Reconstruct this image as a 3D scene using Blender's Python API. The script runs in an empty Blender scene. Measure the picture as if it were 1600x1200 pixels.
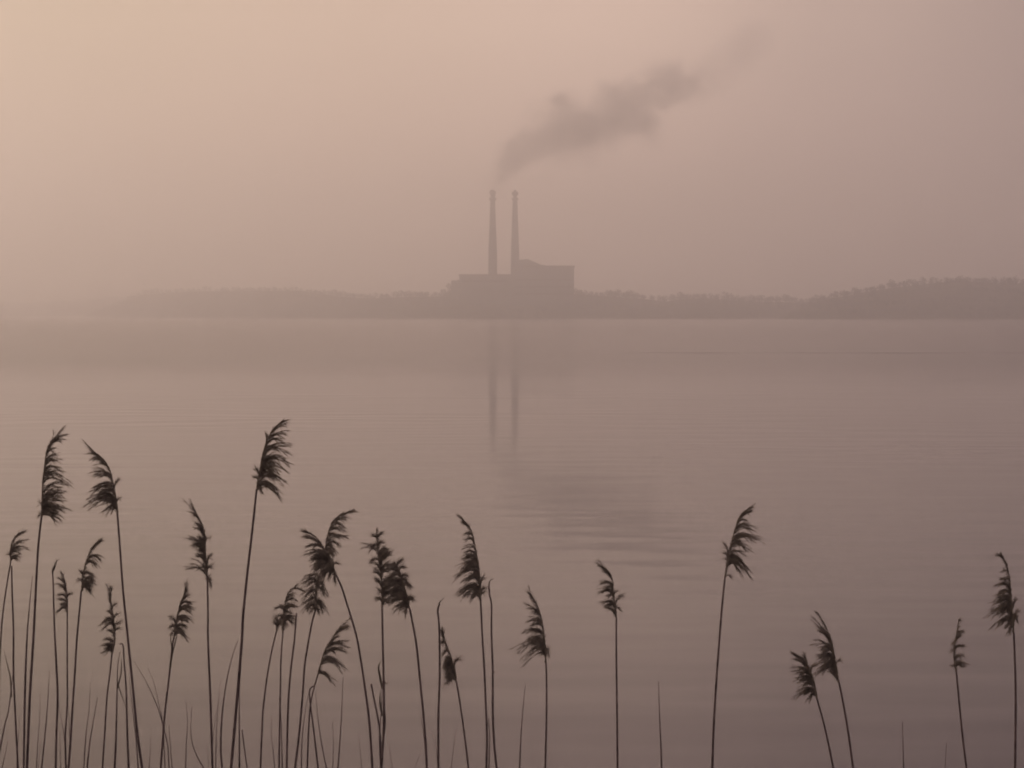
import bpy, bmesh, math, random
from mathutils import Vector, Matrix, noise
R = math.radians
random.seed(11)
sc = bpy.context.scene
col = sc.collection

# ------------------------------------------------------------ camera
EYE = 3.0
F = 2198.0                       # focal length in photograph pixels (1600 wide)
PITCH = math.atan(107.0 / F)     # the horizon lies above the middle of the picture
cd = bpy.data.cameras.new('camera')
cam = bpy.data.objects.new('camera', cd); col.objects.link(cam)
cam.location = (0, 0, EYE)
cam.rotation_euler = (math.pi/2 - PITCH, 0, 0)
cd.sensor_width = 36.0
cd.lens = 36.0 * F / 1600.0
cd.clip_start = 0.1
cd.clip_end = 12000
sc.camera = cam

# ------------------------------------------------------------ dusk sky
world = bpy.data.worlds.new('World'); sc.world = world
world.use_nodes = True
wn, wl = world.node_tree.nodes, world.node_tree.links
wn.clear()
wout = wn.new('ShaderNodeOutputWorld')
bg = wn.new('ShaderNodeBackground'); wl.new(bg.outputs[0], wout.inputs[0])
tc = wn.new('ShaderNodeTexCoord')
sep = wn.new('ShaderNodeSeparateXYZ'); wl.new(tc.outputs['Generated'], sep.inputs[0])
def ramp(nt, stops, interp='EASE'):
    r = nt.new('ShaderNodeValToRGB'); cr = r.color_ramp; cr.interpolation = interp
    while len(cr.elements) > 1: cr.elements.remove(cr.elements[0])
    cr.elements[0].position = stops[0][0]; cr.elements[0].color = (*stops[0][1], 1)
    for p, c in stops[1:]:
        e = cr.elements.new(p); e.color = (*c, 1)
    return r
def mapr(nt, lk, src, a, b):
    m = nt.new('ShaderNodeMapRange'); m.inputs[1].default_value = a; m.inputs[2].default_value = b
    lk.new(src, m.inputs[0]); return m
# colour by bearing: peach towards the hidden sun on the left, mauve grey on the right
mx = mapr(wn, wl, sep.outputs[0], -1.0, 1.0)
r_az = ramp(wn, [(0.0, (0.42, 0.31, 0.185)), (0.34, (0.53, 0.39, 0.243)), (0.43, (0.68, 0.475, 0.345)), (0.54, (0.88, 0.61, 0.485)),
                 (0.61, (0.52, 0.37, 0.31)), (0.70, (0.20, 0.145, 0.14)), (1.0, (0.14, 0.11, 0.12))])
wl.new(mx.outputs[0], r_az.inputs[0])
# brightness by height above the horizon
mz = mapr(wn, wl, sep.outputs[2], 0.0, 1.0)
r_el = ramp(wn, [(0.0, (0.92, 0.91, 0.93)), (0.10, (1.0, 1.0, 1.0)), (0.19, (0.80, 0.845, 0.82)), (0.29, (0.36, 0.37, 0.41)),
                 (0.45, (0.95, 0.97, 1.02)), (1.0, (1.0, 1.03, 1.12))])
wl.new(mz.outputs[0], r_el.inputs[0])
# the half of the sky behind the camera is already dim
my = mapr(wn, wl, sep.outputs[1], -0.6, 0.75)
r_bk = ramp(wn, [(0.0, (0.62, 0.78, 1.06)), (0.45, (0.8, 0.84, 0.95)), (1.0, (1, 1, 1))])
wl.new(my.outputs[0], r_bk.inputs[0])
def mul(a, b):
    m = wn.new('ShaderNodeMix'); m.data_type = 'RGBA'; m.blend_type = 'MULTIPLY'; m.inputs[0].default_value = 1
    wl.new(a, m.inputs[6]); wl.new(b, m.inputs[7]); return m.outputs[2]
wl.new(mul(mul(r_az.outputs[0], r_el.outputs[0]), r_bk.outputs[0]), bg.inputs[0])
bg.inputs[1].default_value = 1.27

SUN_AZ, SUN_EL = -50, 13         # hidden in the murk, left of the frame
sd = bpy.data.lights.new('sun', 'SUN'); sun = bpy.data.objects.new('sun', sd); col.objects.link(sun)
sd.energy = 0.6; sd.angle = R(12); sd.color = (1.0, 0.77, 0.65)
sv = Vector((math.sin(R(SUN_AZ))*math.cos(R(SUN_EL)), math.cos(R(SUN_AZ))*math.cos(R(SUN_EL)), math.sin(R(SUN_EL))))
sun.rotation_euler = sv.to_track_quat('Z', 'Y').to_euler()
sun.location = (-60, 60, 60)

sc.view_settings.view_transform = 'Standard'
sc.view_settings.look = 'None'
sc.view_settings.exposure = 0.40
sc.view_settings.gamma = 1.0
sc.render.engine = 'CYCLES'
sc.cycles.use_denoising = True
sc.cycles.volume_bounces = 8
sc.cycles.max_bounces = 12
sc.cycles.filter_width = 1.9
sc.render.film_transparent = False

# ------------------------------------------------------------ helpers
cp, sp_ = math.cos(PITCH), math.sin(PITCH)
def at(px, py, d):
    """the point of the place that stands d metres out, seen at photograph pixel (px, py)"""
    u, v = (px - 800.0)/F, (600.0 - py)/F
    x, y, z = u, cp + v*sp_, -sp_ + v*cp
    s = d / y
    return Vector((x*s, d, EYE + z*s))

def tag(o, label=None, cat=None, group=None, kind=None):
    if label: o['label'] = label
    if cat: o['category'] = cat
    if group: o['group'] = group
    if kind: o['kind'] = kind
    return o
def empty(name, loc):
    o = bpy.data.objects.new(name, None); col.objects.link(o); o.location = loc
    o.empty_display_size = 0.1
    return o
class MB:
    def __init__(s): s.v, s.f = [], []
    def add(s, vs, fs):
        n = len(s.v); s.v += [tuple(p) for p in vs]; s.f += [tuple(i+n for i in f) for f in fs]
    def box(s, x0, x1, y0, y1, z0, z1):
        s.add([(x0,y0,z0),(x1,y0,z0),(x1,y1,z0),(x0,y1,z0),(x0,y0,z1),(x1,y0,z1),(x1,y1,z1),(x0,y1,z1)],
              [(0,3,2,1),(4,5,6,7),(0,1,5,4),(1,2,6,5),(2,3,7,6),(3,0,4,7)])
    def tube(s, pts, rad, n=6):
        rings = []
        for i, p in enumerate(pts):
            a = pts[max(i-1, 0)]; b = pts[min(i+1, len(pts)-1)]
            t = (b - a).normalized()
            u = t.cross(Vector((0, 1, 0)))
            if u.length < 1e-4: u = t.cross(Vector((1, 0, 0)))
            u.normalize(); w = t.cross(u)
            rings.append([p + (u*math.cos(k*2*math.pi/n) + w*math.sin(k*2*math.pi/n))*rad[i] for k in range(n)])
        vs = [q for r in rings for q in r]; fs = []
        for i in range(len(pts)-1):
            for k in range(n):
                fs.append((i*n+k, i*n+(k+1) % n, (i+1)*n+(k+1) % n, (i+1)*n+k))
        fs.append(tuple(range(n))[::-1]); fs.append(tuple((len(pts)-1)*n+k for k in range(n)))
        s.add(vs, fs)
    def lathe(s, prof, c, n=24):
        vs, fs = [], []
        for r, z in prof:
            for k in range(n):
                a = k*2*math.pi/n; vs.append((c[0]+r*math.cos(a), c[1]+r*math.sin(a), c[2]+z))
        for i in range(len(prof)-1):
            for k in range(n): fs.append((i*n+k, i*n+(k+1) % n, (i+1)*n+(k+1) % n, (i+1)*n+k))
        fs.append(tuple(range(n))[::-1]); fs.append(tuple((len(prof)-1)*n+k for k in range(n)))
        s.add(vs, fs)
    def build(s, name, mat, parent=None, off=None, smooth=False):
        me = bpy.data.meshes.new(name)
        vs = s.v if off is None else [(p[0]-off[0], p[1]-off[1], p[2]-off[2]) for p in s.v]
        me.from_pydata(vs, [], s.f); me.update()
        if smooth: me.polygons.foreach_set('use_smooth', [True]*len(me.polygons))
        me.materials.append(mat)
        o = bpy.data.objects.new(name, me); col.objects.link(o)
        if parent: o.parent = parent
        return o

def material(name, c1, c2, scale=5.0, rough=0.8, bump=0.0, detail=5):
    m = bpy.data.materials.new(name); m.use_nodes = True
    nt, lk = m.node_tree.nodes, m.node_tree.links
    b = nt['Principled BSDF']; b.inputs['Roughness'].default_value = rough
    b.inputs['Specular IOR Level'].default_value = 0.25
    t = nt.new('ShaderNodeTexCoord'); n = nt.new('ShaderNodeTexNoise')
    n.inputs['Scale'].default_value = scale; n.inputs['Detail'].default_value = detail
    lk.new(t.outputs['Object'], n.inputs['Vector'])
    r = ramp(nt, [(0.3, c1), (0.7, c2)], 'LINEAR'); lk.new(n.outputs['Fac'], r.inputs[0])
    lk.new(r.outputs[0], b.inputs['Base Color'])
    if bump:
        bp = nt.new('ShaderNodeBump'); bp.inputs['Distance'].default_value = bump
        lk.new(n.outputs['Fac'], bp.inputs['Height']); lk.new(bp.outputs[0], b.inputs['Normal'])
    return m
M_stem = material('reed_stem', (0.06, 0.038, 0.038), (0.14, 0.092, 0.085), 30, 0.6)
M_plume = material('reed_plume', (0.10, 0.075, 0.06), (0.26, 0.20, 0.155), 60, 0.95)
M_leaf = material('reed_leaf', (0.05, 0.036, 0.028), (0.10, 0.075, 0.055), 20, 0.8)
M_concrete = material('chimney_concrete', (0.07, 0.078, 0.095), (0.11, 0.12, 0.14), 0.15, 0.9)
M_rim = material('dark_steel', (0.05, 0.05, 0.055), (0.08, 0.075, 0.08), 0.4, 0.6)
M_wall = material('plant_cladding', (0.16, 0.175, 0.18), (0.22, 0.24, 0.25), 0.08, 0.9)
M_roof = material('plant_roof', (0.14, 0.14, 0.15), (0.19, 0.19, 0.20), 0.1, 0.9)
M_glass = material('dark_window_band', (0.10, 0.11, 0.12), (0.15, 0.155, 0.17), 0.2, 0.25)
M_wood = material('winter_woodland', (0.12, 0.138, 0.145), (0.18, 0.20, 0.21), 0.05, 0.95)
M_land = material('far_land', (0.10, 0.10, 0.09), (0.16, 0.155, 0.14), 0.01, 0.95)
M_bank = material('muddy_bank', (0.05, 0.042, 0.03), (0.12, 0.10, 0.07), 3.0, 0.95, 0.03)

# ------------------------------------------------------------ water
def make_water():
    m = bpy.data.materials.new('lake_water'); m.use_nodes = True
    nt, lk = m.node_tree.nodes, m.node_tree.links
    b = nt['Principled BSDF']
    b.inputs['Base Color'].default_value = (0.036, 0.025, 0.038, 1)
    b.inputs['IOR'].default_value = 2.0
    g = nt.new('ShaderNodeNewGeometry')
    s = nt.new('ShaderNodeSeparateXYZ'); lk.new(g.outputs['Position'], s.inputs[0])
    def noise_of(sx, sy, scale, detail, rough=0.5, rot=0.0):
        mp = nt.new('ShaderNodeMapping'); mp.inputs['Scale'].default_value = (sx, sy, 1)
        mp.inputs['Rotation'].default_value = (0, 0, rot)
        lk.new(g.outputs['Position'], mp.inputs[0])
        n = nt.new('ShaderNodeTexNoise'); n.inputs['Scale'].default_value = scale
        n.inputs['Detail'].default_value = detail; n.inputs['Roughness'].default_value = rough
        lk.new(mp.outputs[0], n.inputs['Vector']); return n
    def math_(op, a, b2, clamp=False):
        n = nt.new('ShaderNodeMath'); n.operation = op; n.use_clamp = clamp
        for i, q in enumerate((a, b2)):
            if q is None: continue
            if isinstance(q, (int, float)): n.inputs[i].default_value = q
            else: lk.new(q, n.inputs[i])
        return n.outputs[0]
    swell = noise_of(0.30, 1.0, 1.1, 1.5, 0.4, R(-4))        # long low ripples, crests lying across the view
    fine = noise_of(0.5, 1.0, 9.0, 3, 0.5)
    patch = noise_of(0.35, 1.0, 0.09, 2, 0.5)                 # calm and ruffled patches
    pr = nt.new('ShaderNodeMapRange'); pr.inputs[1].default_value = 0.42; pr.inputs[2].default_value = 0.62
    lk.new(patch.outputs['Fac'], pr.inputs[0])
    # breeze: beyond about 110 m out the lake is ruffled
    edge = noise_of(0.2, 1.0, 0.02, 2)
    yy = math_('ADD', s.outputs[1], math_('MULTIPLY', edge.outputs['Fac'], 26.0))
    far = nt.new('ShaderNodeMapRange'); far.inputs[1].default_value = 60; far.inputs[2].default_value = 115
    far.interpolation_type = 'SMOOTHSTEP'
    lk.new(yy, far.inputs[0])
    amp = math_('ADD', math_('MULTIPLY', pr.outputs[0], 1.0), 0.22)
    h = math_('ADD', math_('MULTIPLY', math_('MULTIPLY', swell.outputs['Fac'], amp), 1.0),
              math_('MULTIPLY', fine.outputs['Fac'], 0.012))
    bp = nt.new('ShaderNodeBump'); bp.inputs['Distance'].default_value = 0.017
    bp.inputs['Strength'].default_value = 1.0
    lk.new(h, bp.inputs['Height']); lk.new(bp.outputs[0], b.inputs['Normal'])
    # a cat's paw: one thin ruffled line lying across the right half of the lake
    wob = noise_of(1.0, 0.0, 0.03, 2)
    off = math_('ADD', s.outputs[1], math_('MULTIPLY', wob.outputs['Fac'], 2.4))
    dline = math_('ABSOLUTE', math_('SUBTRACT', off, 114.0), None)
    lm = nt.new('ShaderNodeMapRange'); lm.inputs[1].default_value = 1.0; lm.inputs[2].default_value = 0.2
    lk.new(dline, lm.inputs[0])
    xm = nt.new('ShaderNodeMapRange'); xm.inputs[1].default_value = 8; xm.inputs[2].default_value = 16
    lk.new(s.outputs[0], xm.inputs[0])
    gaps = noise_of(1.0, 0.0, 0.12, 3)
    gm = nt.new('ShaderNodeMapRange'); gm.inputs[1].default_value = 0.38; gm.inputs[2].default_value = 0.6
    lk.new(gaps.outputs['Fac'], gm.inputs[0])
    line = math_('MULTIPLY', math_('MULTIPLY', lm.outputs[0], xm.outputs[0]), gm.outputs[0])
    rr = math_('ADD', math_('ADD', math_('MULTIPLY', far.outputs[0], 0.10), 0.08), math_('MULTIPLY', line, 0.45))
    lk.new(rr, b.inputs['Roughness'])
    mb = MB(); mb.add([(-2900, -300, 0), (2900, -300, 0), (2900, 3900, 0), (-2900, 3900, 0)], [(0, 1, 2, 3)])
    w = mb.build('water', m); tag(w, kind='structure')
make_water()

# near bank the photographer stands on
def make_bank():
    mb = MB(); nx, ny = 60, 24; vs = []
    for j in range(ny+1):
        for i in range(nx+1):
            x = -60 + 120*i/nx; y = -40 + 42.6*j/ny
            t = max(0, min(1, (y + 3)/5.6))
            z = 1.45*(1-t)**1.3 - 0.25*t + 0.10*noise.noise(Vector((x*0.5, y*0.5, 0)))
            vs.append((x, y, z))
    fs = [(j*(nx+1)+i, j*(nx+1)+i+1, (j+1)*(nx+1)+i+1, (j+1)*(nx+1)+i) for j in range(ny) for i in range(nx)]
    mb.add(vs, fs); tag(mb.build('ground', M_bank, smooth=True), kind='structure')
make_bank()

# ------------------------------------------------------------ far shore
def interp(pts, x):
    if x <= pts[0][0]: return pts[0][1]
    for (a, b), (c, d) in zip(pts, pts[1:]):
        if x <= c: return b + (d-b)*(x-a)/(c-a)
    return pts[-1][1]
def crown(mb, c, r, h, rnd, n=120):
    """one bare winter tree: trunk, and twiggy tufts spread through the crown"""
    mb.add([(c[0]-.25, c[1], c[2]), (c[0]+.25, c[1], c[2]), (c[0], c[1]+.3, c[2]), (c[0], c[1], c[2]+h*.9)],
           [(0, 1, 3), (1, 2, 3), (2, 0, 3)])
    for _ in range(n):
        while True:
            p = Vector((rnd.uniform(-1, 1), rnd.uniform(-1, 1), rnd.uniform(-1, 1)))
            if p.length < 1: break
        q = Vector((c[0]+p.x*r, c[1]+p.y*r, c[2]+h*0.56+p.z*h*0.44))
        s = r*rnd.uniform(0.12, 0.26)
        a = Vector([rnd.gauss(0, 1) for _ in range(3)]).normalized()*s
        b = Vector([rnd.gauss(0, 1) for _ in range(3)]).normalized()*s
        mb.add([q-a, q+b, q+a-b*0.4], [(0, 1, 2)])
def ridge(name_hill, name_wood, sky, D, depth, tree, wood_label, seed, recede=None):
    rnd = random.Random(seed)
    x0, x1 = sky[0][0], sky[-1][0]
    nx = int((x1-x0)/5); ny = 9; vs = []
    prof = [0.0, .10, .30, .55, .80, .97, 1.0, .9, .5, 0.0]
    def ex(px): return interp(recede, px) if recede else 0.0
    def hz(px, k, d):
        top = at(px, interp(sky, px), D+ex(px)+depth*0.5).z - tree*0.75
        top = max(top, 1.2) + 0.8*noise.noise(Vector((px*0.03, k*0.4, seed)))
        e = min(1, (px-x0)/60, (x1-px)/60); e = max(e, 0)
        return max(top*prof[k]*(e**0.6) - (0.3 if k in (0, 9) else 0), -0.4)
    for k in range(ny+1):
        for i in range(nx+1):
            px = x0 + (x1-x0)*i/nx
            d = D + ex(px) + depth*k/ny + (3*noise.noise(Vector((px*0.02, 3, seed))) if k == 0 else 0)
            vs.append(((px-800)/F*d, d, hz(px, k, d)))
    fs = [(j*(nx+1)+i, j*(nx+1)+i+1, (j+1)*(nx+1)+i+1, (j+1)*(nx+1)+i) for j in range(ny) for i in range(nx)]
    mb = MB(); mb.add(vs, fs); tag(mb.build(name_hill, M_land, smooth=True), kind='structure')
    tb = MB()
    step = tree*0.42*F/D
    for k in (0.4, 1.4, 2.5, 3.6, 4.7, 5.6):
        px = x0+4
        while px < x1-4:
            q = px + rnd.uniform(-.5, .5)*step
            d = D + ex(q) + depth*(k+rnd.uniform(-.4, .4))/ny
            kk = int(k); fr = k-kk
            z = hz(q, kk, d)*(1-fr) + hz(q, kk+1, d)*fr
            wx = (q-800)/F*d
            if True:
                h = tree*rnd.uniform(.62, 1.0)*(0.75 if k < 1 else 1)*(.8+.5*noise.noise(Vector((q*.02, k, seed))))
                h *= max(.25, min(1, (q-x0)/60, (x1-q)/60))
                crown(tb, (wx, d, z-.4), h*rnd.uniform(.36, .55), h, rnd)
            px += step
    o = tb.build(name_wood, M_wood); tag(o, wood_label, 'woodland', kind='stuff')
DP = 1420.0
mid = [(640, 460), (690, 451), (704, 441), (716, 439), (730, 446), (800, 450), (900, 448), (930, 453), (1000, 458), (1040, 463), (1075, 458),
       (1100, 457), (1150, 462), (1240, 464), (1290, 462), (1330, 470)]
midl = [(400, 478), (470, 470), (500, 465), (560, 460), (600, 458), (640, 456), (690, 451), (704, 441), (716, 439), (730, 446), (800, 450),
        (900, 448), (930, 453), (1000, 458), (1040, 463), (1075, 458), (1100, 457), (1150, 462), (1240, 464), (1290, 464), (1360, 474)]
shore = [(130, 476), (190, 469), (225, 455), (300, 450), (400, 448), (475, 448), (505, 453), (560, 458)] + [p for p in midl if p[0] > 560]
shore = [(x, y-3 if x < 680 or x > 920 else y) for x, y in shore]
ridge('hill', 'woodland', shore, 1375, 130, 9.5, 'long hazy wooded shore around the power station, fading to the left', 3,
      recede=[(130, 800), (300, 500), (470, 260), (640, 40), (700, 0)])
ridge('hill', 'woodland', [(-420, 468), (-200, 466), (0, 470), (60, 471), (110, 467), (200, 463), (260, 468)],
      2700, 260, 14.0, 'barely visible wooded shore at the far left, the faintest of the shoreline woods', 7)
ridge('hill', 'woodland', [(1215, 474), (1262, 462), (1300, 453), (1350, 444), (1400, 436), (1450, 431), (1490, 425), (1530, 428), (1600, 431),
                           (1750, 430), (1950, 440), (2150, 465)],
      1180, 150, 9.0, 'darker wooded hill rising on the right shore', 9)
# land behind everything
mbl = MB(); mbl.box(-2850, 2850, 3100, 3880, -0.6, 9.0)
tag(mbl.build('land', M_land), kind='structure')

# ------------------------------------------------------------ power station
k_ = DP/F
def X(px, d=DP): return (px-800)/F*d
def Z(py, d=DP): return at(800, py, d).z
ps = empty('power_station', (X(805), DP+25, Z(466)))
tag(ps, 'hazy grey power station with a low hall and a taller block under the two chimneys', 'power station')
o0 = ps.location
def part(name, mat, fn, parent=ps):
    mb = MB(); fn(mb); return mb.build(name, mat, parent, off=o0 if parent is ps else o0)
g0 = Z(478)
hall = part('turbine_hall', M_wall, lambda m: (m.box(X(718), X(799), DP, DP+46, g0, Z(431)),
      [m.box(X(718)+2+i*6.3, X(718)+2.9+i*6.3, DP-0.5, DP-0.003, g0, Z(432)) for i in range(8)]))
part('roof', M_roof, lambda m: m.box(X(717), X(799.2), DP-1, DP+47, Z(431)+0.003, Z(428.6)), hall)
part('lean_to', M_wall, lambda m: m.box(X(705), X(717.6), DP+4, DP+30, g0, Z(438)))
bh = part('boiler_house', M_wall, lambda m: (m.box(X(799.5), X(896.5), DP-3, DP+52, g0, Z(418)),
      [m.box(X(802)+i*7.6, X(802)+1.0+i*7.6, DP-3.5, DP-3.003, g0, Z(419)) for i in range(8)]))
part('roof', M_roof, lambda m: m.box(X(799.2), X(897.6), DP-4, DP+53, Z(418)+0.003, Z(415.2)), bh)
def pent(m):
    y0, y1 = DP+6, DP+34; b = Z(415.2)+0.003
    P = [(X(806), b), (X(806), Z(406)), (X(812), Z(405.5)), (X(825), Z(404.5)), (X(833), Z(408)), (X(846), Z(413.5)), (X(858), b)]
    n = len(P)
    m.add([(x, y0, z) for x, z in P] + [(x, y1, z) for x, z in P],
          [tuple(range(n)), tuple(range(n, 2*n))[::-1]] + [(i, i+n, (i+1) % n+n, (i+1) % n) for i in range(n)])
part('coal_bunker', M_wall, pent)
for i in range(3):
    zt = Z(436+i*11)
    part('window_band', M_glass, lambda m, zt=zt: m.box(X(804), X(893), DP-3.8, DP-3.52, zt-1.6, zt), bh)
part('window_band', M_glass, lambda m: m.box(X(722), X(796), DP-0.8, DP-0.52, Z(441), Z(437.5)), hall)
for x in (830, 852, 874):
    part('roof_vent', M_rim, lambda m, x=x: m.box(X(x), X(x+4), DP+40, DP+43, Z(415.2)+0.003, Z(413.6)), bh)

def chimney(px, d, prof, label):
    base = Vector((X(px, d), d, Z(478, d)))
    e = empty('chimney', base); tag(e, label, 'chimney', 'chimneys of the power station')
    q = d/F
    def ht(py): return Z(py, d)-base.z
    sh = MB(); sh.lathe([(w/2*q, ht(y)) for y, w in prof['shaft']], (0, 0, 0), 28)
    sh.build('shaft', M_concrete, e, smooth=True)
    for (y0, y1, w) in prof['gallery']:
        g = MB(); g.lathe([(w/2*q*.8, ht(y0)), (w/2*q, ht(y0)+.5), (w/2*q, ht(y1)), (w/2*q*.72, ht(y1)+.3)], (0, 0, 0), 28)
        g.build('gallery', M_rim, e)
    c = MB(); c.lathe([(w/2*q, ht(y)) for y, w in prof['cap']], (0, 0, 0), 28); c.build('cap', M_rim, e, smooth=True)
    l = MB()
    for s in (-.3, .3): l.box(s-.05, s+.05, -prof['shaft'][0][1]/2*q-.5, -prof['shaft'][0][1]/2*q-.4, 0, ht(440))
    l.build('ladder', M_rim, e)
chimney(770, DP+18, {'shaft': [(478, 13.8), (428, 13.6), (400, 13.4), (385, 12.6), (365, 11.0), (345, 9.4), (325, 8.0), (304, 6.8)],
        'gallery': [(313, 309.5, 11.4)], 'cap': [(304.1, 7.0), (302.5, 10.0), (299.5, 10.4), (298, 7.6), (296.0, 3.0)]},
        'left one of the two tall tapering chimneys, rising over the low hall')
chimney(804.7, DP+18, {'shaft': [(478, 13.4), (420, 13.2), (395, 13.0), (380, 11.8), (360, 10.4), (340, 9.0), (322, 8.0), (309, 6.9), (306.5, 4.6)],
        'gallery': [(312.6, 310, 10.8)], 'cap': [(306.6, 4.6), (304, 10.0), (301, 10.8), (299.2, 6.2), (296.5, 2.2)]},
        'right one of the two tall tapering chimneys, against the taller block')

# ------------------------------------------------------------ smoke
def make_smoke():
    DS = DP - 14; q = DS/F
    # x, y, radius in photograph pixels, depth offset m, weight
    puffs = [(775, 290, 11, 0, .7), (783, 277, 15, 0, .95), (795, 257, 20, 0, .9), (812, 240, 26, 2, 1.0), (836, 226, 30, 4, 1.0),
             (842, 186, 14, 6, .45), (849, 205, 16, 6, .5), (866, 214, 32, 6, 1.), (890, 198, 36, 8, 1.), (882, 164, 20, 10, .9), (898, 172, 24, 8, .9),
             (902, 232, 18, 10, .6), (920, 200, 36, 12, 1.), (950, 188, 36, 14, .95), (955, 150, 23, 16, .85), (972, 162, 28, 16, .9), (985, 182, 34, 18, .95),
             (1012, 190, 26, 20, .85), (1008, 158, 30, 22, .9), (1038, 146, 30, 25, .8), (1052, 128, 30, 28, .85), (1078, 135, 28, 30, .62),
             (1030, 118, 20, 30, .4), (1102, 128, 28, 32, .34), (1130, 108, 28, 36, .27), (1156, 86, 30, 40, .30), (1182, 62, 28, 44, .34),
             (868, 184, 11, 8, .7), (908, 157, 13, 10, .6), (996, 133, 14, 20, .7), (1064, 110, 15, 28, .6), (1064, 162, 14, 28, .4), (1024, 212, 13, 22, .6),
             (928, 242, 13, 12, .5), (842, 172, 10, 6, .4), (960, 222, 13, 14, .6), (884, 246, 12, 10, .5), (822, 206, 12, 4, .4)]
    m = bpy.data.materials.new('smoke'); m.use_nodes = True
    nt, lk = m.node_tree.nodes, m.node_tree.links
    nt.clear(); out = nt.new('ShaderNodeOutputMaterial')
    pv = nt.new('ShaderNodeVolumePrincipled'); lk.new(pv.outputs[0], out.inputs['Volume'])
    pv.inputs['Color'].default_value = (0.55, 0.55, 0.56, 1)
    pv.inputs['Anisotropy'].default_value = 0.3
    g = nt.new('ShaderNodeNewGeometry')
    # swirl the position a little so that the puffs lose their roundness
    n1 = nt.new('ShaderNodeTexNoise'); n1.inputs['Scale'].default_value = 0.07; n1.inputs['Detail'].default_value = 4
    n1.inputs['Roughness'].default_value = 0.55
    lk.new(g.outputs['Position'], n1.inputs['Vector'])
    def vm(op, a, b):
        n = nt.new('ShaderNodeVectorMath'); n.operation = op
        for i, s in enumerate((a, b)):
            if isinstance(s, tuple): n.inputs[i].default_value = s
            else: lk.new(s, n.inputs[i])
        return n
    off = vm('SUBTRACT', n1.outputs['Color'], (0.5, 0.5, 0.5))
    off2 = vm('MULTIPLY', off.outputs[0], (36, 36, 36))
    P = vm('ADD', g.outputs['Position'], off2.outputs[0]).outputs[0]
    acc = None; hull = []
    for px, py, r, dz, w in puffs:
        c = at(px-5 if px > 800 else px, py, DS+dz); rr = r*q
        hull.append((c, rr+7))
        dist = vm('DISTANCE', P, tuple(c))
        mr = nt.new('ShaderNodeMapRange'); mr.interpolation_type = 'SMOOTHSTEP'
        mr.inputs[1].default_value = rr*1.12; mr.inputs[2].default_value = rr*0.68
        mr.inputs[3].default_value = 0; mr.inputs[4].default_value = w
        lk.new(dist.outputs['Value'], mr.inputs[0])
        if acc is None: acc = mr.outputs[0]
        else:
            a = nt.new('ShaderNodeMath'); a.operation = 'SMOOTH_MAX'; a.inputs[2].default_value = 0.25
            lk.new(acc, a.inputs[0]); lk.new(mr.outputs[0], a.inputs[1]); acc = a.outputs[0]
    sb = nt.new('ShaderNodeMath'); sb.operation = 'SUBTRACT'; sb.inputs[1].default_value = 0.09; sb.use_clamp = True
    lk.new(acc, sb.inputs[0])
    n2 = nt.new('ShaderNodeTexNoise'); n2.inputs['Scale'].default_value = 0.035; n2.inputs['Detail'].default_value = 3
    lk.new(g.outputs['Position'], n2.inputs['Vector'])
    v = nt.new('ShaderNodeMapRange'); v.inputs[1].default_value = .3; v.inputs[2].default_value = .7
    v.inputs[3].default_value = .45; v.inputs[4].default_value = 1.5
    lk.new(n2.outputs['Fac'], v.inputs[0])
    vv = nt.new('ShaderNodeMath'); vv.operation = 'MULTIPLY'; lk.new(sb.outputs[0], vv.inputs[0]); lk.new(v.outputs[0], vv.inputs[1])
    d = nt.new('ShaderNodeMath'); d.operation = 'MULTIPLY'; d.inputs[1].default_value = 0.062
    lk.new(vv.outputs[0], d.inputs[0]); lk.new(d.outputs[0], pv.inputs['Density'])
    bm = bmesh.new()
    for c, rr in hull:
        bmesh.ops.create_icosphere(bm, subdivisions=2, radius=rr, matrix=Matrix.Translation(c))
    me = bpy.data.meshes.new('smoke'); bm.to_mesh(me); bm.free()
    tmp = bpy.data.objects.new('smoke_source', me); col.objects.link(tmp)
    md = tmp.modifiers.new('r', 'REMESH'); md.mode = 'VOXEL'; md.voxel_size = 3.0
    dg = bpy.context.evaluated_depsgraph_get(); dg.update()
    me2 = bpy.data.meshes.new_from_object(tmp.evaluated_get(dg))
    bpy.data.objects.remove(tmp)
    me2.materials.clear(); me2.materials.append(m); me2.name = 'smoke'
    o = bpy.data.objects.new('smoke', me2); col.objects.link(o)
    m.cycles.volume_step_rate = 0.25
    tag(o, 'grey smoke plume drifting right from the left chimney', 'smoke', kind='stuff')
make_smoke()

# ------------------------------------------------------------ haze
def make_haze():
    m = bpy.data.materials.new('haze'); m.use_nodes = True
    nt, lk = m.node_tree.nodes, m.node_tree.links
    nt.clear(); out = nt.new('ShaderNodeOutputMaterial')
    pv = nt.new('ShaderNodeVolumePrincipled'); lk.new(pv.outputs[0], out.inputs['Volume'])
    pv.inputs['Color'].default_value = (0.997, 0.980, 0.984, 1)
    pv.inputs['Density'].default_value = 0.0012
    pv.inputs['Anisotropy'].default_value = 0.78
    mb = MB(); mb.box(-3000, 3000, -400, 4000, -1.6, 320)
    tag(mb.build('haze', m), 'pale mauve mist over the whole lake and far shore', 'haze', kind='stuff')
make_haze()

# ------------------------------------------------------------ reeds
def spline(pts, n):
    out = []
    m = len(pts)
    for i in range(m-1):
        p0 = pts[max(i-1, 0)]; p1 = pts[i]; p2 = pts[i+1]; p3 = pts[min(i+2, m-1)]
        for k in range(n):
            t = k/n
            out.append(0.5*((2*p1) + (p2-p0)*t + (2*p0-5*p1+4*p2-p3)*t*t + (3*p1-p0-3*p2+p3)*t**3))
    out.append(pts[-1]); return out

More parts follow.
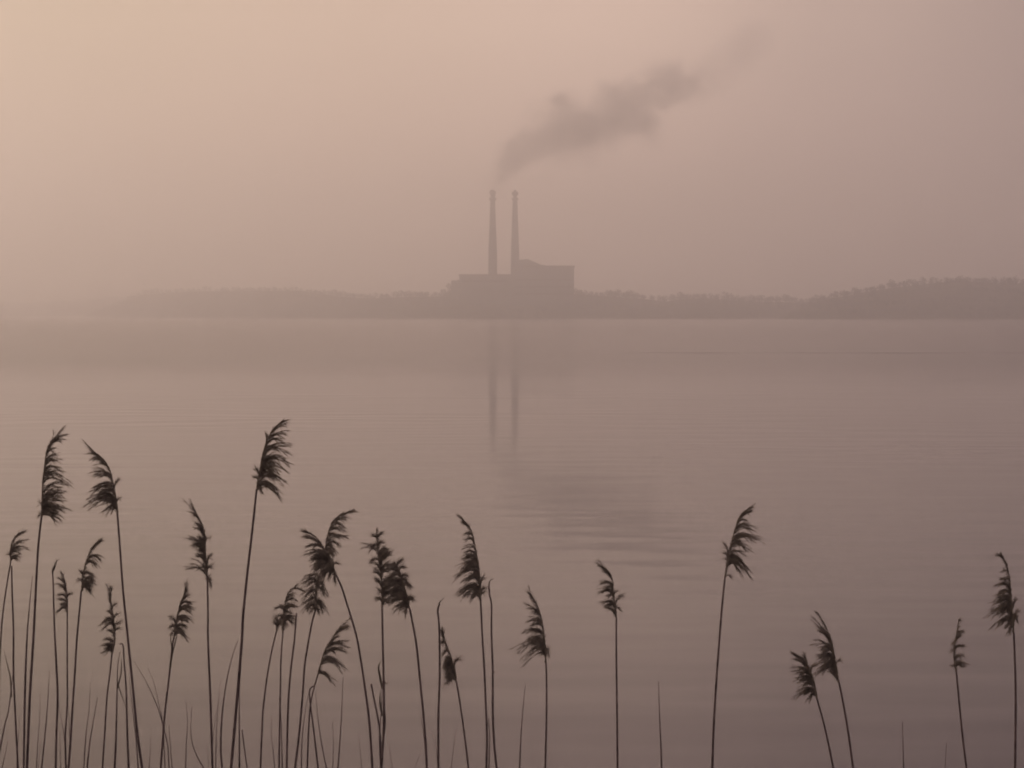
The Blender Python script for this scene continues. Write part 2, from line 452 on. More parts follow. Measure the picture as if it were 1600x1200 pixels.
def down_to_bed(pts, d):
    """carry a stem on from the lowest seen point down to the lake bed"""
    a, b = pts[-2], pts[-1]
    s = (b-a).normalized(); res = list(pts)
    p = b.copy(); steps = 5; drop = (p.z + 0.25)/steps
    sx = s.x/max(-s.z, .3); sy = 0
    for i in range(steps):
        sx *= 0.82
        p = Vector((p.x + sx*drop, p.y + 0.01, p.z - drop)); res.append(p)
    return res

def spikelet(mb, p, dirv, L, w, rnd):
    u = dirv.cross(Vector((rnd.gauss(0, 1), rnd.gauss(0, 1), rnd.gauss(0, 1))))
    if u.length < 1e-6: return
    u.normalize(); v = dirv.cross(u)
    m = p + dirv*L*0.42
    mb.add([p, m+u*w, m-u*w*.5+v*w*.86, m-u*w*.5-v*w*.86, p+dirv*L],
           [(0, 2, 1), (0, 3, 2), (0, 1, 3), (1, 2, 4), (2, 3, 4), (3, 1, 4)])

def plume(mb, d, axis, clumps, rnd, wind, dens=1.0, hair=1.0):
    q = d/F                                   # metres per photograph pixel
    hair *= rnd.uniform(.8, 1.2); droop = rnd.uniform(-.12, .10); loose = rnd.uniform(.75, 1.5)
    ax = spline([at(x, y, d) for x, y in axis], 6)
    L = sum((b-a).length for a, b in zip(ax, ax[1:]))
    n = len(ax)
    mb.tube(ax, [max(1.5*q*(1-i/(n-1))**.8, .35*q) for i in range(n)], 5)
    wv = Vector((wind, 0, -0.25)).normalized()
    # short silky spikelets hugging the axis
    cnt = int(L/q*3.2*dens)
    for _ in range(cnt):
        t = rnd.random()**0.9
        i = min(int(t*(n-1)), n-2); p = ax[i].lerp(ax[i+1], t*(n-1)-i); tg = (ax[i+1]-ax[i]).normalized()
        dv = (tg*1.0 + wv*rnd.uniform(0, .9) + Vector([rnd.gauss(0, .28) for _ in range(3)])).normalized()
        spikelet(mb, p, dv, q*rnd.uniform(4, 10), q*rnd.uniform(.2, .38), rnd)
    for c in clumps:
        x0, y0, x1, y1 = c[:4]; wgt = c[4] if len(c) > 4 else 1.0
        A = at(x0, y0, d); B = at(x1, y1, d); Lc = (B-A).length
        j = min(range(n), key=lambda i: (ax[i]-A).length)
        tg = (ax[min(j+1, n-1)]-ax[max(j-1, 0)]).normalized()
        side = (B-A).normalized()
        nb = max(2, int(round((3+3.2*wgt)*dens)))
        for b in range(nb):
            yo = rnd.gauss(0, .16)*Lc
            fl = rnd.uniform(.5, 1.12) if b else 1.0
            tip = A + (B-A)*fl + Vector((rnd.gauss(0, .07*loose), 0, rnd.gauss(-.03, .12*loose)))*Lc + Vector((0, yo, 0))
            # a branchlet leaves the axis lower down, runs up along it, then arches over with the wind
            back = min(Lc*rnd.uniform(.15, .75), 22*q*rnd.random()+3*q)
            j0 = j; acc_ = 0
            while j0 > 0 and acc_ < back: acc_ += (ax[j0]-ax[j0-1]).length; j0 -= 1
            st = ax[j0] + Vector((rnd.gauss(0, .5), rnd.gauss(0, 1.2), 0))*q
            ctl = A + side*Lc*rnd.uniform(.02, .30) + tg*Lc*rnd.uniform(.12, .42)
            m = max(7, int((Lc+back)/q/3))
            pts = []
            for k in range(m+1):
                t = k/m
                pts.append(st*(1-t)**2 + ctl*2*t*(1-t) + tip*t*t)
            mb.tube(pts, [q*(.30*(1-k/m)+.10) for k in range(m+1)], 3)
            ns = int((Lc*fl+back)/q*2.2*hair)
            for s in range(ns):
                t = .06 + .94*rnd.random()
                k = min(int(t*m), m-1); p = pts[k].lerp(pts[k+1], t*m-k)
                tt = (pts[k+1]-pts[k]).normalized()
                dv = (tt*1.5 + wv*rnd.uniform(-.05, .6) + Vector((rnd.gauss(0, .20), rnd.gauss(0, .35), rnd.gauss(-.20+droop, .24*loose)))).normalized()
                spikelet(mb, p, dv, q*rnd.uniform(4.0, 12.0), q*rnd.uniform(.10, .22), rnd)

def blade(mb, pts, d, w, rnd):
    """a dry leaf: a thin keeled ribbon that narrows to its tip (points run base to tip)"""
    q = d/F
    P = spline([at(x, y, d) + Vector((0, rnd.uniform(-.01, .01), 0)) for x, y in pts], 6)
    n = len(P); vs = []; fs = []
    for i, p in enumerate(P):
        t = (P[min(i+1, n-1)]-P[max(i-1, 0)]).normalized()
        u = t.cross(Vector((0, 1, 0))).normalized()
        r = w*q*.5*math.sin(math.pi*min(1, .25+.75*(1-i/(n-1))*1.0))**.6 if i < n-1 else .1*w*q
        r = w*q*.5*(1-(i/(n-1))**2.2) + .12*q
        vs += [p-u*r, p+Vector((0, .25*r+.0003, 0)), p+u*r, p-Vector((0, .25*r+.0003, 0))]
    for i in range(n-1):
        for k in range(4): fs.append((4*i+k, 4*i+(k+1) % 4, 4*i+4+(k+1) % 4, 4*i+4+k))
    fs += [(3, 2, 1, 0), (4*n-4, 4*n-3, 4*n-2, 4*n-1)]
    mb.add(vs, fs)

def reed(label, d, w, stem, axis=None, clumps=(), wind=1, dens=1.0, hair=1.0, leaves=(), group=None, tipw=.25):
    rnd = random.Random(label)
    pts = [at(x, y, d) for x, y in stem]
    seen = spline(pts, 5)
    full = seen + down_to_bed(pts, d)[len(pts):]
    base = full[-1].copy()
    q = d/F; n = len(full)
    e = empty('reed', base)
    tag(e, label, 'reed', group or ('plumed reeds rising in front of the lake' if axis else 'bare reed stalks and blades among the plumed reeds'))
    # resample for the leaf joints
    tot = sum((b-a).length for a, b in zip(full, full[1:]))
    run = 0; rad = []; prev = full[0]; node = rnd.uniform(.1, .22)
    P2, R2 = [], []
    for i, p in enumerate(full):
        L = (p-prev).length; run += L; prev = p
        top = 1.0
        if not axis: top = min(1, tipw + (1-tipw)*run/0.35)
        else: top = min(1, .72 + .28*run/0.6)
        r = w*q*.5*top
        if run > node and i < n-1:
            P2 += [p.lerp(full[i+1], .02), p.lerp(full[i+1], .10), p.lerp(full[i+1], .16)]
            R2 += [r, r*1.32, r*1.02]
            node += rnd.uniform(.14, .24)
        else:
            P2.append(p); R2.append(r)
    s = MB(); s.tube(P2[::-1], R2[::-1], 7); s.build('stem', M_stem, e, off=base, smooth=True)
    if axis:
        pl = MB(); plume(pl, d, axis, clumps, rnd, wind, dens, hair); pl.build('plume', M_plume, e, off=base)
    for lf in leaves:
        b = MB(); blade(b, lf[1:], d, lf[0], rnd); b.build('leaf', M_leaf, e, off=base)
    return e

# ---- plumed reeds, left to right
reed('small plume at the left edge of the photo, its stem leaning right', 5.2, 3.0,
     [(17,876),(12,905),(6,945),(2,985),(-1,1050),(-3,1200)], [(17,877),(16,862),(19,847),(26,836),(37,830)],
     [(24,838,35,832,.4),(19,850,36,843,.6),(18,857,39,856,1.1),(17,862,30,862,.7),(17,870,29,868,1.2),(17,872,26,874,.8),(16,868,13,866,.4)], 1)
reed('tall reed near the left edge with a two tiered plume blown to the right', 3.7, 4.4,
     [(65,806),(60,850),(57,900),(54,960),(52,1000),(47,1080),(44,1150),(42,1200)],
     [(65,808),(66,780),(67,750),(69,735),(71,715),(74,702),(79,691),(87,687)],
     [(78,691,94,686,.8),(79,690,92,674,.2),(79,690,98,669,.2),(74,704,84,704,.5),(71,716,91,711,.9),(70,722,90,718,.7),(70,730,93,733,1.0),
      (70,738,92,742,.8),(69,743,108,752,1.3),(69,757,101,759,.5),(68,764,96,768,.5),(68,775,103,770,.8),(67,780,96,778,1.6),(67,788,98,788,2.0),(66,792,102,792,1.8),
      (66,795,92,798,2.2),(66,800,94,805,1.8),(65,803,94,811,1.8),(66,775,90,772,1.2),(66,790,61,786,.4),(65,803,61,806,.5)], 1, 1.05)
reed('tall reed near the left edge whose plume droops to the left', 3.7, 4.2,
     [(183,800),(187,850),(192,920),(197,970),(200,1000),(208,1080),(215,1150),(222,1200)],
     [(184,802),(181,778),(177,757),(173,739),(167,725),(158,714),(150,709)],
     [(152,710,137,696,.25),(155,711,141,707,.5),(159,716,144,718,1.0),(166,725,151,722,.7),(172,738,148,740,1.1),(174,742,152,744,.8),
      (176,752,150,760,1.4),(177,757,143,770,1.3),(179,765,150,772,1.6),(181,772,139,777,1.8),(181,777,146,778,1.6),(182,783,154,783,.5),(183,786,166,798,1.0),
      (181,776,140,786,.6),(180,758,184,751,.5),(182,790,176,798,.5),(183,782,187,777,.4)], -1)
reed('bare crooked reed tip standing left of the smallest narrow plume', 4.6, 3.4,
     [(85,884),(82,892),(83,910),(85,980),(88,1040),(90,1090),(88,1150),(87,1200)], leaves=[(1.6,(83,897),(85,886),(88,878),(94,873)),(1.2,(83,892),(87,881),(88,872))], tipw=.6)
reed('smallest narrow plume with one drooping tuft low on its left', 5.6, 3.0,
     [(105,956),(105,985),(105,1040),(105,1100),(102,1150),(103,1200)], [(105,958),(105,940),(104,925),(102,910),(98,896)],
     [(103,914,97,903,.3),(104,920,93,912,.9),(105,932,93,927,.9),(105,941,95,936,1.0),(105,946,96,943,.8),(105,932,111,928,.8),(105,948,89,956,.5)], -1)
reed('medium plume blown right between the two tallest reeds at the left edge', 4.2, 3.8,
     [(127,922),(124,955),(120,1000),(117,1050),(113,1110),(110,1160),(107,1200)], [(128,924),(129,905),(132,888),(138,868),(145,854),(156,844)],
     [(145,855,157,843,.5),(139,868,155,871,1.0),(136,876,150,882,1.0),(132,893,144,897,.9),(131,903,145,905,1.5),(130,908,146,913,1.7),(129,912,142,924,1.6),
      (130,900,125,893,.4),(129,908,124,906,.7),(129,914,138,920,1.4)], 1, 1.1)
reed('short dark plume pointing straight up with tufts on its left, above crossing bare stalks', 4.4, 3.3,
     [(175,1019),(172,1050),(167,1090),(164,1140),(160,1200)], [(175,1022),(179,1003),(179,985),(177,965),(174,945),(172,922)],
     [(175,950,180,944,.4),(174,942,171,908,.2),(177,962,172,955,.5),(177,966,158,974,1.3),(178,972,162,980,1.1),(178,965,183,960,.8),(179,978,187,972,.8),(179,985,184,982,.9),
      (179,990,172,984,.7),(178,1003,164,998,1.4),(177,1008,165,1007,1.5),(177,1013,162,1019,1.4),(177,1012,166,1012,1.4)], -1, 1.1)
reed('low plume of curled tufts, just left of the reed with the ragged S shaped plume', 4.3, 3.9,
     [(272,996),(269,1012),(264,1060),(258,1110),(254,1160),(251,1200)], [(272,996),(274,978),(277,962),(281,945),(286,933),(290,922)],
     [(288,930,290,912,.15),(283,940,297,941,1.5),(281,946,300,949,1.6),(280,950,296,955,1.3),(284,936,292,930,.6),(277,962,299,968,1.0),(276,968,289,970,1.2),(275,975,289,978,1.2),
      (275,982,292,996,1.4),(274,980,286,988,1.2),(275,972,268,966,.9),(274,978,267,979,1.0),(273,985,267,990,.5)], 1, 1.1,
     leaves=[(2.2,(266,1045),(270,1020),(276,995),(276,985)),(1.6,(269,1014),(267,1000),(266,990))])
reed('ragged S shaped plume with one arched thread, just left of the tallest reed', 4.0, 4.0,
     [(324,906),(325,960),(325,1000),(329,1100),(332,1200)], [(324,908),(323,885),(321,862),(321,840),(317,822),(309,807)],
     [(312,810,297,783,.2),(311,809,300,797,.2),(319,830,307,817,.8),(321,838,309,820,.7),(321,850,299,842,1.6),(321,846,309,839,1.2),(322,856,303,846,1.5),(322,866,309,855,1.4),(322,872,308,868,1.0),
      (323,890,294,882,.8),(323,880,330,866,.7),(323,890,331,884,.8),(324,900,330,912,.7),(324,895,319,884,1.3),(323,878,312,865,1.3),(322,842,327,841,.4)], -1, 1.15)
reed('tallest reed of all, its big plume blown to the right', 3.5, 4.8,
     [(401,764),(394,830),(386,900),(380,960),(378,1000),(374,1050),(368,1120),(361,1200)],
     [(401,768),(403,752),(406,735),(409,717),(413,701),(419,684),(427,670),(440,658)],
     [(436,661,447,656,.7),(428,669,447,661,.7),(421,681,446,676,1.2),(419,686,438,688,1.0),(414,699,450,698,1.5),(413,703,449,708,.6),(411,712,449,722,1.7),(410,716,434,713,1.0),
      (409,720,449,735,1.0),(407,728,430,735,1.8),(407,732,433,739,1.6),(406,738,445,755,1.7),(405,745,428,745,1.9),(404,750,439,773,1.8),(403,752,430,762,1.7),
      (402,757,408,768,1.2),(405,742,399,733,.8),(404,750,398,745,.8),(406,735,424,728,1.6),(409,722,425,725,1.3),(417,690,415,678,.4)], 1, 1.1)
reed('thin bare stalk hugging the stem of the tallest reed', 4.8, 3.0,
     [(377,1040),(374,1080),(374,1140),(374,1200)])
reed('left half of the low joined pair of plumes, on a stem bowing left', 4.7, 3.2,
     [(433,983),(425,1015),(417,1060),(411,1110),(409,1150),(407,1200)], [(432,985),(433,975),(437,967),(442,962)],
     [(433,975,444,968,1.3),(433,972,430,966,.8),(432,978,429,974,.6),(434,970,448,975,.9)], 1, 1.2)
reed('right half of the low joined pair of plumes, its tip arched over', 4.5, 3.2,
     [(442,988),(439,1030),(438,1080),(437,1130),(436,1200)], [(442,988),(443,965),(445,945),(449,929),(457,920),(466,920),(473,923)],
     [(448,932,461,929,.7),(447,936,460,937,.5),(445,944,459,945,1.0),(445,948,461,949,1.0),(444,956,454,958,.9),(443,962,459,966,1.3),(443,965,457,975,1.4),(443,970,441,980,.8),
      (445,948,434,950,.6),(444,955,439,950,.9),(457,920,462,914,.3),(443,965,436,962,.8)], 1, 1.0)
reed('dense dark plume leaning left, crossing in front of the tall arched plume', 3.6, 4.1,
     [(525,898),(534,918),(541,940),(556,990),(563,1027),(571,1080),(577,1128),(582,1200)],
     [(526,900),(518,880),(509,862),(499,845),(488,835),(478,830)],
     [(483,832,474,829,.6),(499,845,477,838,1.1),(502,850,482,854,1.3),(507,859,481,866,1.3),(510,866,490,869,1.8),(512,870,487,877,2.2),(514,875,491,886,2.4),(516,880,496,890,2.4),
      (518,885,501,907,2.0),(519,884,506,893,2.2),(524,893,524,908,1.0),(521,890,514,903,.9),(513,872,500,868,2.0),(516,878,494,880,2.2),(512,868,520,862,1.2),(519,882,526,880,.8)], -1, 1.2)
reed('long layered plume arching right at the top, behind the dense dark one', 4.1, 3.9,
     [(492,956),(487,975),(481,1008),(476,1040),(474,1070),(470,1120),(466,1160),(461,1200)],
     [(492,958),(494,930),(498,905),(504,880),(508,857),(512,835),(520,815),(534,803),(551,798)],
     [(535,803,552,797,.8),(524,810,543,812,1.2),(519,816,537,822,1.2),(515,826,537,829,1.2),(513,832,528,838,1.0),(511,839,541,838,.9),(510,845,530,850,.8),(509,850,526,863,1.8),(508,856,521,868,1.6),
      (507,862,518,878,1.2),(506,868,516,884,1.2),(498,905,508,925,1.1),(496,915,510,931,1.2),(500,897,478,900,1.1),(498,903,474,910,1.1),(497,908,473,917,.9),(496,916,473,926,.8),(495,920,473,938,.35),
      (494,933,508,953,1.3),(493,936,503,951,1.2),(494,932,476,940,.9),(493,938,470,957,.6),(493,943,480,950,1.1),(493,946,498,957,1.2),(493,950,484,956,.9)], 1, .95)
reed('low leaning reed whose comb like tufts point right, under the bowing stem', 4.1, 3.3,
     [(499,1046),(495,1060),(491,1074),(485,1102),(482,1146),(480,1200)], [(497,1053),(499,1045),(507,1018),(515,1003),(528,984),(545,967)],
     [(530,982,540,977,.5),(527,986,543,978,.8),(518,1000,525,995,.9),(516,1004,540,1003,1.1),(515,1006,530,1005,.9),(511,1013,540,1015,1.2),(510,1016,526,1016,1.2),(508,1024,534,1042,1.6),(507,1027,526,1035,1.6),
      (505,1030,515,1032,1.2),(499,1051,522,1064,.8),(499,1051,512,1054,.7)], 1, 1.0, .9)
reed('bare stalk snapped and bent over right, crossing under the comb like plume', 4.3, 3.2,
     [(492,1071),(484,1078),(485,1100),(490,1140),(497,1200)], tipw=.7)
reed('bushy upright plume with fuzz on both sides, left half of the touching pair', 3.6, 4.4,
     [(597,946),(598,1000),(599,1040),(600,1100),(599,1150),(596,1200)], [(597,948),(597,915),(593,882),(590,855),(588,830)],
     [(589,838,596,833,.3),(589,842,584,836,.3),(590,850,583,854,.5),(590,850,597,848,.5),(590,856,567,851,.15),(592,873,579,875,.3),(592,868,606,861,1.6),(592,862,602,857,1.0),(593,876,607,866,1.5),
      (594,888,607,880,1.5),(595,895,606,890,1.4),(595,900,586,892,1.0),(594,890,587,880,.9),(596,910,612,903,1.5),(597,922,608,915,1.8),(597,932,606,922,1.6),(597,938,589,935,1.0),(597,938,607,939,.9),
      (596,915,588,905,.8),(597,928,590,922,.8),(593,880,600,868,1.4)], 1, 1.2)
reed('bushy plume with curled threads, right half of the touching pair', 3.6, 4.4,
     [(640,950),(646,980),(651,1010),(656,1060),(661,1110),(665,1160),(667,1200)], [(640,952),(635,928),(630,908),(624,892),(618,880)],
     [(622,888,611,880,.8),(624,892,612,890,1.2),(620,884,627,876,.7),(626,898,611,898,1.5),(624,888,631,886,.7),(629,905,606,906,2.0),(631,912,604,915,2.1),(632,918,603,925,2.2),(634,925,607,930,2.2),
      (635,930,606,938,1.6),(636,933,617,938,1.7),(637,938,617,953,.8),(638,942,626,950,1.0),(638,944,634,960,1.0),(629,903,638,912,1.0),(632,912,640,916,1.0),(628,898,635,900,.8),(637,932,645,936,.6),(638,942,642,936,.5)], -1, 1.2)
reed('bare stem with a small bent flag tip, standing left of the short leaning plume', 4.0, 3.7,
     [(687,944),(684,953),(686,975),(687,1020),(687,1060),(685,1120),(685,1200)], leaves=[(2.0,(684,956),(686,944),(689,938),(694,934))], tipw=.8)
reed('short compact plume leaning left on a stem that slants down to the right', 4.0, 3.8,
     [(713,1064),(719,1100),(726,1150),(732,1200)], [(713,1066),(711,1048),(706,1030),(700,1013),(695,1000),(692,984)],
     [(697,1003,691,1004,.4),(694,998,691,985,.3),(702,1016,694,1020,1.0),(705,1026,696,1032,1.6),(706,1032,697,1038,1.6),(708,1038,696,1043,1.8),(710,1045,698,1052,2.2),(711,1052,699,1058,2.2),(711,1057,697,1067,1.0),
      (709,1035,717,1030,.2),(710,1048,700,1047,2.2),(712,1055,704,1060,1.8)], -1, 1.3)
reed('tall reed right of the touching pair, its cone shaped plume combed to the left', 3.8, 4.0,
     [(751,937),(752,960),(754,1000),(757,1050),(759,1100),(761,1150),(760,1200)], [(751,942),(750,912),(748,885),(744,862),(741,845),(738,833),(733,822),(726,816)],
     [(732,820,716,802,.12),(732,821,724,816,.7),(738,834,729,833,.8),(740,842,730,842,.5),(742,852,725,858,.4),(744,862,731,862,1.0),(745,866,723,872,1.1),(746,872,727,876,1.2),(747,877,718,887,1.2),(748,882,715,898,1.5),
      (748,888,722,893,1.3),(749,894,724,903,1.4),(749,902,728,906,1.0),(750,912,717,920,1.5),(750,914,717,931,1.3),(750,918,726,930,1.3),(751,922,733,934,1.2),(751,926,740,932,1.2),(751,925,758,917,.6),(750,915,755,900,.8),(751,930,756,924,.7)], -1, 1.0)
reed('bare stem with a hooked tip just right of the cone shaped plume', 3.9, 3.7,
     [(764,915),(765,930),(768,945),(768,990),(770,1050),(770,1110),(772,1160),(776,1200)], leaves=[(2.0,(765,925),(764,914),(766,908),(772,904)),(1.4,(770,1052),(772,1050),(775,1050))], tipw=.7)
reed('reed with stepped tufts reaching left, between the cone shaped and small straight ones', 3.9, 3.8,
     [(853,1036),(854,1060),(854,1120),(852,1200)], [(853,1038),(852,1012),(850,990),(847,970),(843,955),(838,943),(832,933)],
     [(833,935,826,920,.2),(842,954,825,945,1.2),(844,960,836,957,.6),(847,968,827,971,1.1),(848,974,832,976,.5),(849,983,822,985,1.3),(850,988,834,986,1.0),(851,997,809,1011,1.7),(851,998,822,1002,1.5),(852,1005,836,1003,1.0),
      (852,1010,820,1027,1.5),(852,1010,832,1012,1.2),(852,1014,846,1026,.6),(853,1012,857,1023,.8)], -1, 1.0)
reed('thin reed with a small plume and perfectly straight stem, right of the middle', 4.2, 3.7,
     [(963,965),(963,1020),(964,1100),(965,1200)], [(963,967),(962,950),(960,937),(958,922),(958,910),(954,898),(948,889)],
     [(950,892,935,876,.15),(950,893,942,886,.7),(954,899,946,893,.5),(958,913,942,910,1.1),(958,918,946,917,.8),(958,923,940,924,1.3),(959,930,950,930,1.0),(961,942,943,939,1.4),(961,946,950,944,1.3),(962,955,948,949,1.0),
      (962,940,973,931,.25),(962,948,969,952,.3),(960,928,963,925,.5)], -1, 1.1)
reed('lone tall reed right of the middle, its tufts streaming to the right', 3.8, 4.1,
     [(1133,900),(1128,950),(1124,1000),(1119,1070),(1115,1140),(1113,1200)], [(1133,904),(1136,880),(1140,860),(1145,840),(1150,822),(1155,808),(1163,799),(1174,793)],
     [(1157,806,1177,791,.3),(1156,807,1171,799,1.0),(1153,815,1165,812,.6),(1151,822,1178,823,1.4),(1151,821,1168,819,1.0),(1146,838,1189,844,1.6),(1147,836,1174,840,1.2),(1143,848,1172,861,1.4),(1143,846,1160,848,1.2),
      (1140,860,1160,865,.8),(1138,866,1172,890,1.7),(1138,868,1165,884,1.8),(1138,870,1170,898,1.2),(1137,873,1158,896,1.1),(1137,872,1154,880,2.0),(1137,868,1150,868,1.3),(1138,864,1133,853,.6),(1137,870,1132,864,.8),(1137,876,1133,874,.7),
      (1134,898,1141,901,.2)], 1, 1.05)
reed('left and lower of the two plumes leaning left together in the right half', 3.9, 4.0,
     [(1276,1090),(1285,1122),(1294,1160),(1302,1200)], [(1277,1092),(1272,1066),(1266,1048),(1260,1036),(1252,1027),(1241,1022)],
     [(1250,1026,1238,1020,.5),(1262,1040,1243,1027,.7),(1265,1046,1242,1045,1.5),(1267,1052,1248,1050,1.2),(1270,1060,1241,1059,1.5),(1271,1064,1252,1062,1.4),(1272,1068,1247,1069,1.2),(1273,1074,1251,1078,1.5),(1273,1075,1243,1089,.8),
      (1275,1082,1263,1093,1.3),(1274,1078,1260,1082,1.5),(1262,1040,1258,1021,.15),(1265,1045,1277,1037,.3)], -1, 1.15)
reed('right and higher of the two plumes leaning left together in the right half', 3.8, 4.2,
     [(1310,1062),(1317,1096),(1325,1142),(1333,1200)], [(1310,1066),(1307,1042),(1303,1020),(1300,1004),(1295,990),(1288,974),(1278,958)],
     [(1300,1006,1273,972,.8),(1299,1000,1283,982,.8),(1302,1010,1284,1012,1.7),(1303,1014,1288,1018,1.3),(1304,1020,1279,1026,1.6),(1305,1026,1284,1031,1.5),(1306,1032,1277,1043,1.7),(1306,1036,1284,1044,1.7),(1307,1038,1274,1055,.3),
      (1309,1052,1296,1046,1.0),(1309,1062,1299,1048,.9),(1302,1008,1271,1003,.15),(1308,1034,1313,1032,.6),(1307,1030,1296,1040,1.5)], -1, 1.15)
reed('small narrow plume near the right edge with short tufts pointing right', 4.1, 3.8,
     [(1494,1046),(1498,1090),(1504,1150),(1510,1200)], [(1494,1050),(1491,1030),(1491,1012),(1494,992),(1498,968)],
     [(1494,988,1506,987,.6),(1493,1000,1500,992,.8),(1492,1010,1504,1009,1.2),(1492,1014,1488,1016,1.0),(1491,1026,1505,1024,1.1),(1492,1035,1508,1036,1.3),(1492,1038,1502,1040,1.4),(1493,1042,1489,1041,.8),(1493,1000,1489,1004,.5)], 1, 1.0)
reed('tall reed at the right edge, its dense plume combed to the left', 3.8, 4.3,
     [(1584,988),(1586,1040),(1587,1100),(1586,1200)], [(1584,992),(1582,962),(1580,935),(1578,908),(1574,885),(1566,867)],
     [(1569,873,1560,866,.2),(1576,892,1567,893,.5),(1578,905,1567,905,.7),(1579,912,1560,913,1.2),(1580,922,1562,925,1.4),(1581,930,1556,934,1.5),(1581,936,1554,944,1.5),(1582,942,1546,959,1.2),(1582,946,1552,954,1.6),(1582,952,1560,958,1.5),
      (1583,962,1551,979,1.1),(1583,964,1562,972,1.2),(1583,972,1573,978,.9),(1583,970,1590,955,.8),(1583,946,1589,937,.4),(1583,962,1590,968,.7),(1583,975,1577,988,.8)], -1, 1.1)

# ---- bare stalks and blades
B = lambda label, d, w, *p, **k: reed(label, d, w, list(p), **k)
B('bare stalk forking off just below the small plume at the left edge', 5.2, 3.0, (18,884),(19,930),(21,985),(21,1048),(23,1100),(28,1200), tipw=.8)
B('dark kinked stalk leaning right at the left edge, low down', 4.5, 3.4, (21,1046),(18,1072),(13,1112),(8,1130),(2,1160),(-6,1200), leaves=[(2.0,(17,1090),(15,1060),(11,1040),(4,1015))])
B('short blade in the bottom left corner', 4.2, 3.2, (12,1158),(8,1178),(3,1200))
B('bare stalk with a pale fading tip, close left of the two tiered reed', 4.9, 3.5, (51,900),(48,925),(44,970),(42,1000),(39,1080),(37,1200))
B('thin blade standing alone right of the two tiered reed', 6.5, 2.4, (77,1048),(75,1090),(71,1140),(65,1200))
B('very short faint blade right of the two tiered reed', 7.0, 1.8, (64,1150),(62,1175),(60,1200))
B('thread thin blade leaning left across the narrow plume stem', 6.5, 1.9, (90,1086),(95,1120),(100,1150),(104,1200))
B('thread thin blade close right of the narrow plume stem', 6.5, 1.7, (106,1094),(108,1130),(109,1160),(108,1200))
B('short thin blade left of the narrow plume stem', 6.5, 2.0, (94,1138),(94,1165),(95,1200))
B('faint upright blade right of the medium left plume', 6.8, 1.9, (141,1066),(139,1110),(134,1150),(131,1200))
B('thicker faint blade leaning right, right of the medium left plume', 6.0, 3.0, (152,1090),(147,1120),(141,1155),(136,1200))
B('dark bare stalk under the short dark plume', 4.5, 3.6, (188,1018),(184,1040),(183,1075),(182,1120),(181,1160),(179,1200), leaves=[(2.2,(184,1075),(188,1052),(190,1028)),(1.6,(184,1065),(190,1088),(197,1106))])
B('bare stalk with a squared broken top right of the short dark plume', 4.3, 3.5, (187,1007),(192,1008),(194,1035),(197,1075),(198,1110),(199,1150),(201,1200), tipw=.6)
B('thin blade alongside the stem of the left drooping plume', 5.5, 2.2, (202,1060),(206,1100),(212,1150),(216,1200))
B('long thin leaf bending far left toward the left drooping reed', 6.0, 1.9, (208,1032),(227,1063),(247,1107),(255,1135),(262,1165),(264,1200))
B('second thin leaf bending left beside the longer one', 6.2, 1.7, (231,1044),(240,1066),(248,1100),(254,1130),(258,1200))
B('tiny blade at the foot of the left drooping reed', 5.0, 1.8, (224,1182),(230,1190),(235,1200))
B('short stub close to the foot of the low curled plume', 5.0, 3.0, (264,1132),(266,1165),(269,1200))
B('thin blade right of the low curled plume', 5.6, 2.3, (291,1098),(293,1130),(291,1162),(290,1200))
B('elbowed blade kinked to the right, right of the low curled plume', 5.0, 2.6, (300,1104),(298,1135),(300,1160),(308,1182),(318,1200))
B('faint hair thin blade touching the stem of the ragged S shaped plume', 6.5, 1.7, (339,1104),(335,1135),(332,1165),(331,1200))
B('bare stalk curving right into the stem of the tallest reed', 4.8, 3.1, (372,1000),(363,1025),(356,1055),(350,1090),(346,1130),(345,1170),(347,1200))
B('short stub leaning left at the foot of the tallest reed', 4.6, 2.4, (378,1140),(382,1170),(386,1200), tipw=.8)
B('bare flagless stem between the joined pair and the umbrella shaped plume', 4.4, 3.3, (463,958),(460,1000),(454,1050),(450,1110),(448,1200), tipw=.8)
B('bare stalk right beside the stem of the joined pair', 4.8, 3.0, (436,1090),(439,1120),(440,1150),(441,1200))
B('pale bare stalk behind the snapped stalk, left of it', 4.8, 2.7, (483,1080),(477,1112),(472,1155),(471,1200))
B('pale bowed blade right of the snapped stalk', 4.9, 2.6, (493,1082),(497,1125),(503,1165),(510,1200))
B('upright bare blade between the comb like plume and the bowing stem', 4.5, 2.8, (536,1058),(534,1110),(531,1160),(528,1200))
B('faint short blade left of the upright bare blade', 6.0, 1.9, (519,1128),(521,1160),(520,1200))
B('cut off stalk leaning left against the stem of the bushy upright plume', 4.2, 3.2, (580,1069),(585,1095),(591,1125),(594,1150),(596,1200), tipw=.85)
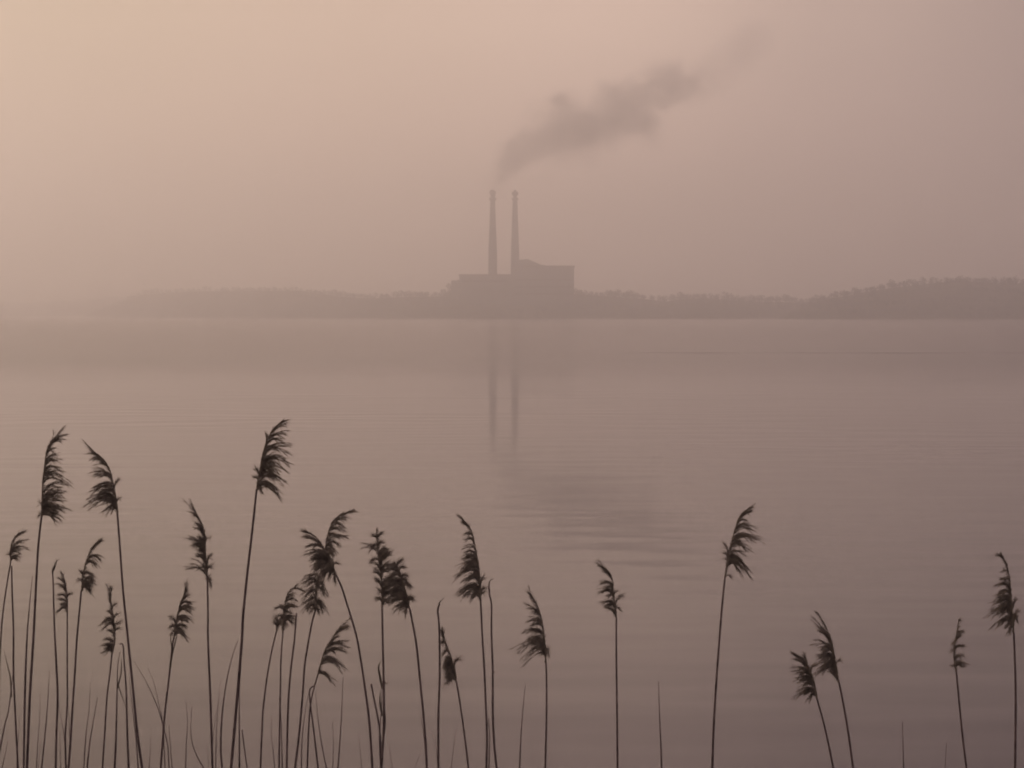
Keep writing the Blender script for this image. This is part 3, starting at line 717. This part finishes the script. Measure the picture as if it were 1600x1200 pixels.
B('shaggy stalk wrapped in torn leaves, close on the left of the bushy upright reed', 4.0, 3.6, (597,1075),(596,1110),(593,1150),(595,1200), leaves=[(3.4,(598,1075),(593,1055),(592,1040),(597,1030)),(3.0,(597,1120),(594,1095),(595,1078)),(1.8,(600,1066),(604,1067),(607,1067)),(3.6,(599,1150),(601,1125),(600,1100))])
B('short blade touching the left side of the right bushy stem', 4.6, 2.2, (657,1118),(661,1142),(664,1170),(666,1200))
B('thin bent leaf left of the flag tipped stem', 5.2, 1.9, (669,1140),(678,1152),(682,1175),(684,1200))
B('tiny blade slanting right at the bottom, left of the right bushy stem', 5.6, 1.7, (659,1172),(653,1187),(648,1200))
B('faint blade right of the flag tipped stem', 6.2, 1.8, (714,1136),(709,1168),(705,1200))
B('short dark blade pressed against the stem of the cone shaped plume', 4.1, 4.2, (763,1122),(765,1150),(764,1200))
B('lone pale blade left of the reed with stepped tufts', 5.4, 2.6, (821,1070),(817,1110),(814,1150),(812,1200))
B('tiny blade at the foot of the reed with stepped tufts', 5.2, 1.7, (859,1180),(857,1190),(856,1200))
B('lone dark pointed stalk left of the lone tall reed', 4.2, 3.5, (1029,1065),(1030,1100),(1032,1150),(1034,1200))
B('lone pointed stub right of the two plumes leaning together', 4.4, 3.2, (1410,1128),(1411,1160),(1412,1200))
B('faint reddish stub left of the small narrow right plume', 5.4, 2.2, (1479,1160),(1478,1180),(1477,1200))
B('tiny blade left of the two tiered reed foot, near the bottom left corner', 6.0, 1.8, (31,1120),(29,1150),(27,1175),(26,1200))
B('faint thread thin blade just left of the very short faint one', 7.0, 1.5, (62,1085),(62,1120),(59,1160),(57,1200))
B('faint blade standing in the gap beneath the bending long thin leaf', 6.8, 1.7, (236,1150),(235,1170),(233,1200))
B('pale stub beside the elbowed blade, on its right', 6.4, 1.6, (322,1165),(325,1182),(326,1200))
B('short faint blade just left of the stem that bows in from the dense dark plume', 6.2, 1.8, (560,1150),(563,1175),(565,1200))
B('tiny blade right of the shaggy stalk at the very bottom', 5.8, 1.8, (607,1160),(610,1180),(613,1200))
B('pale slanted blade between the stalk curving right and the ragged S shaped plume stem', 6.6, 1.6, (345,1060),(341,1100),(338,1150),(337,1200))
B('thin pale blade left of the snapped stalk, touching the joined pair stems', 6.0, 1.9, (424,1120),(424,1150),(427,1175),(429,1200))
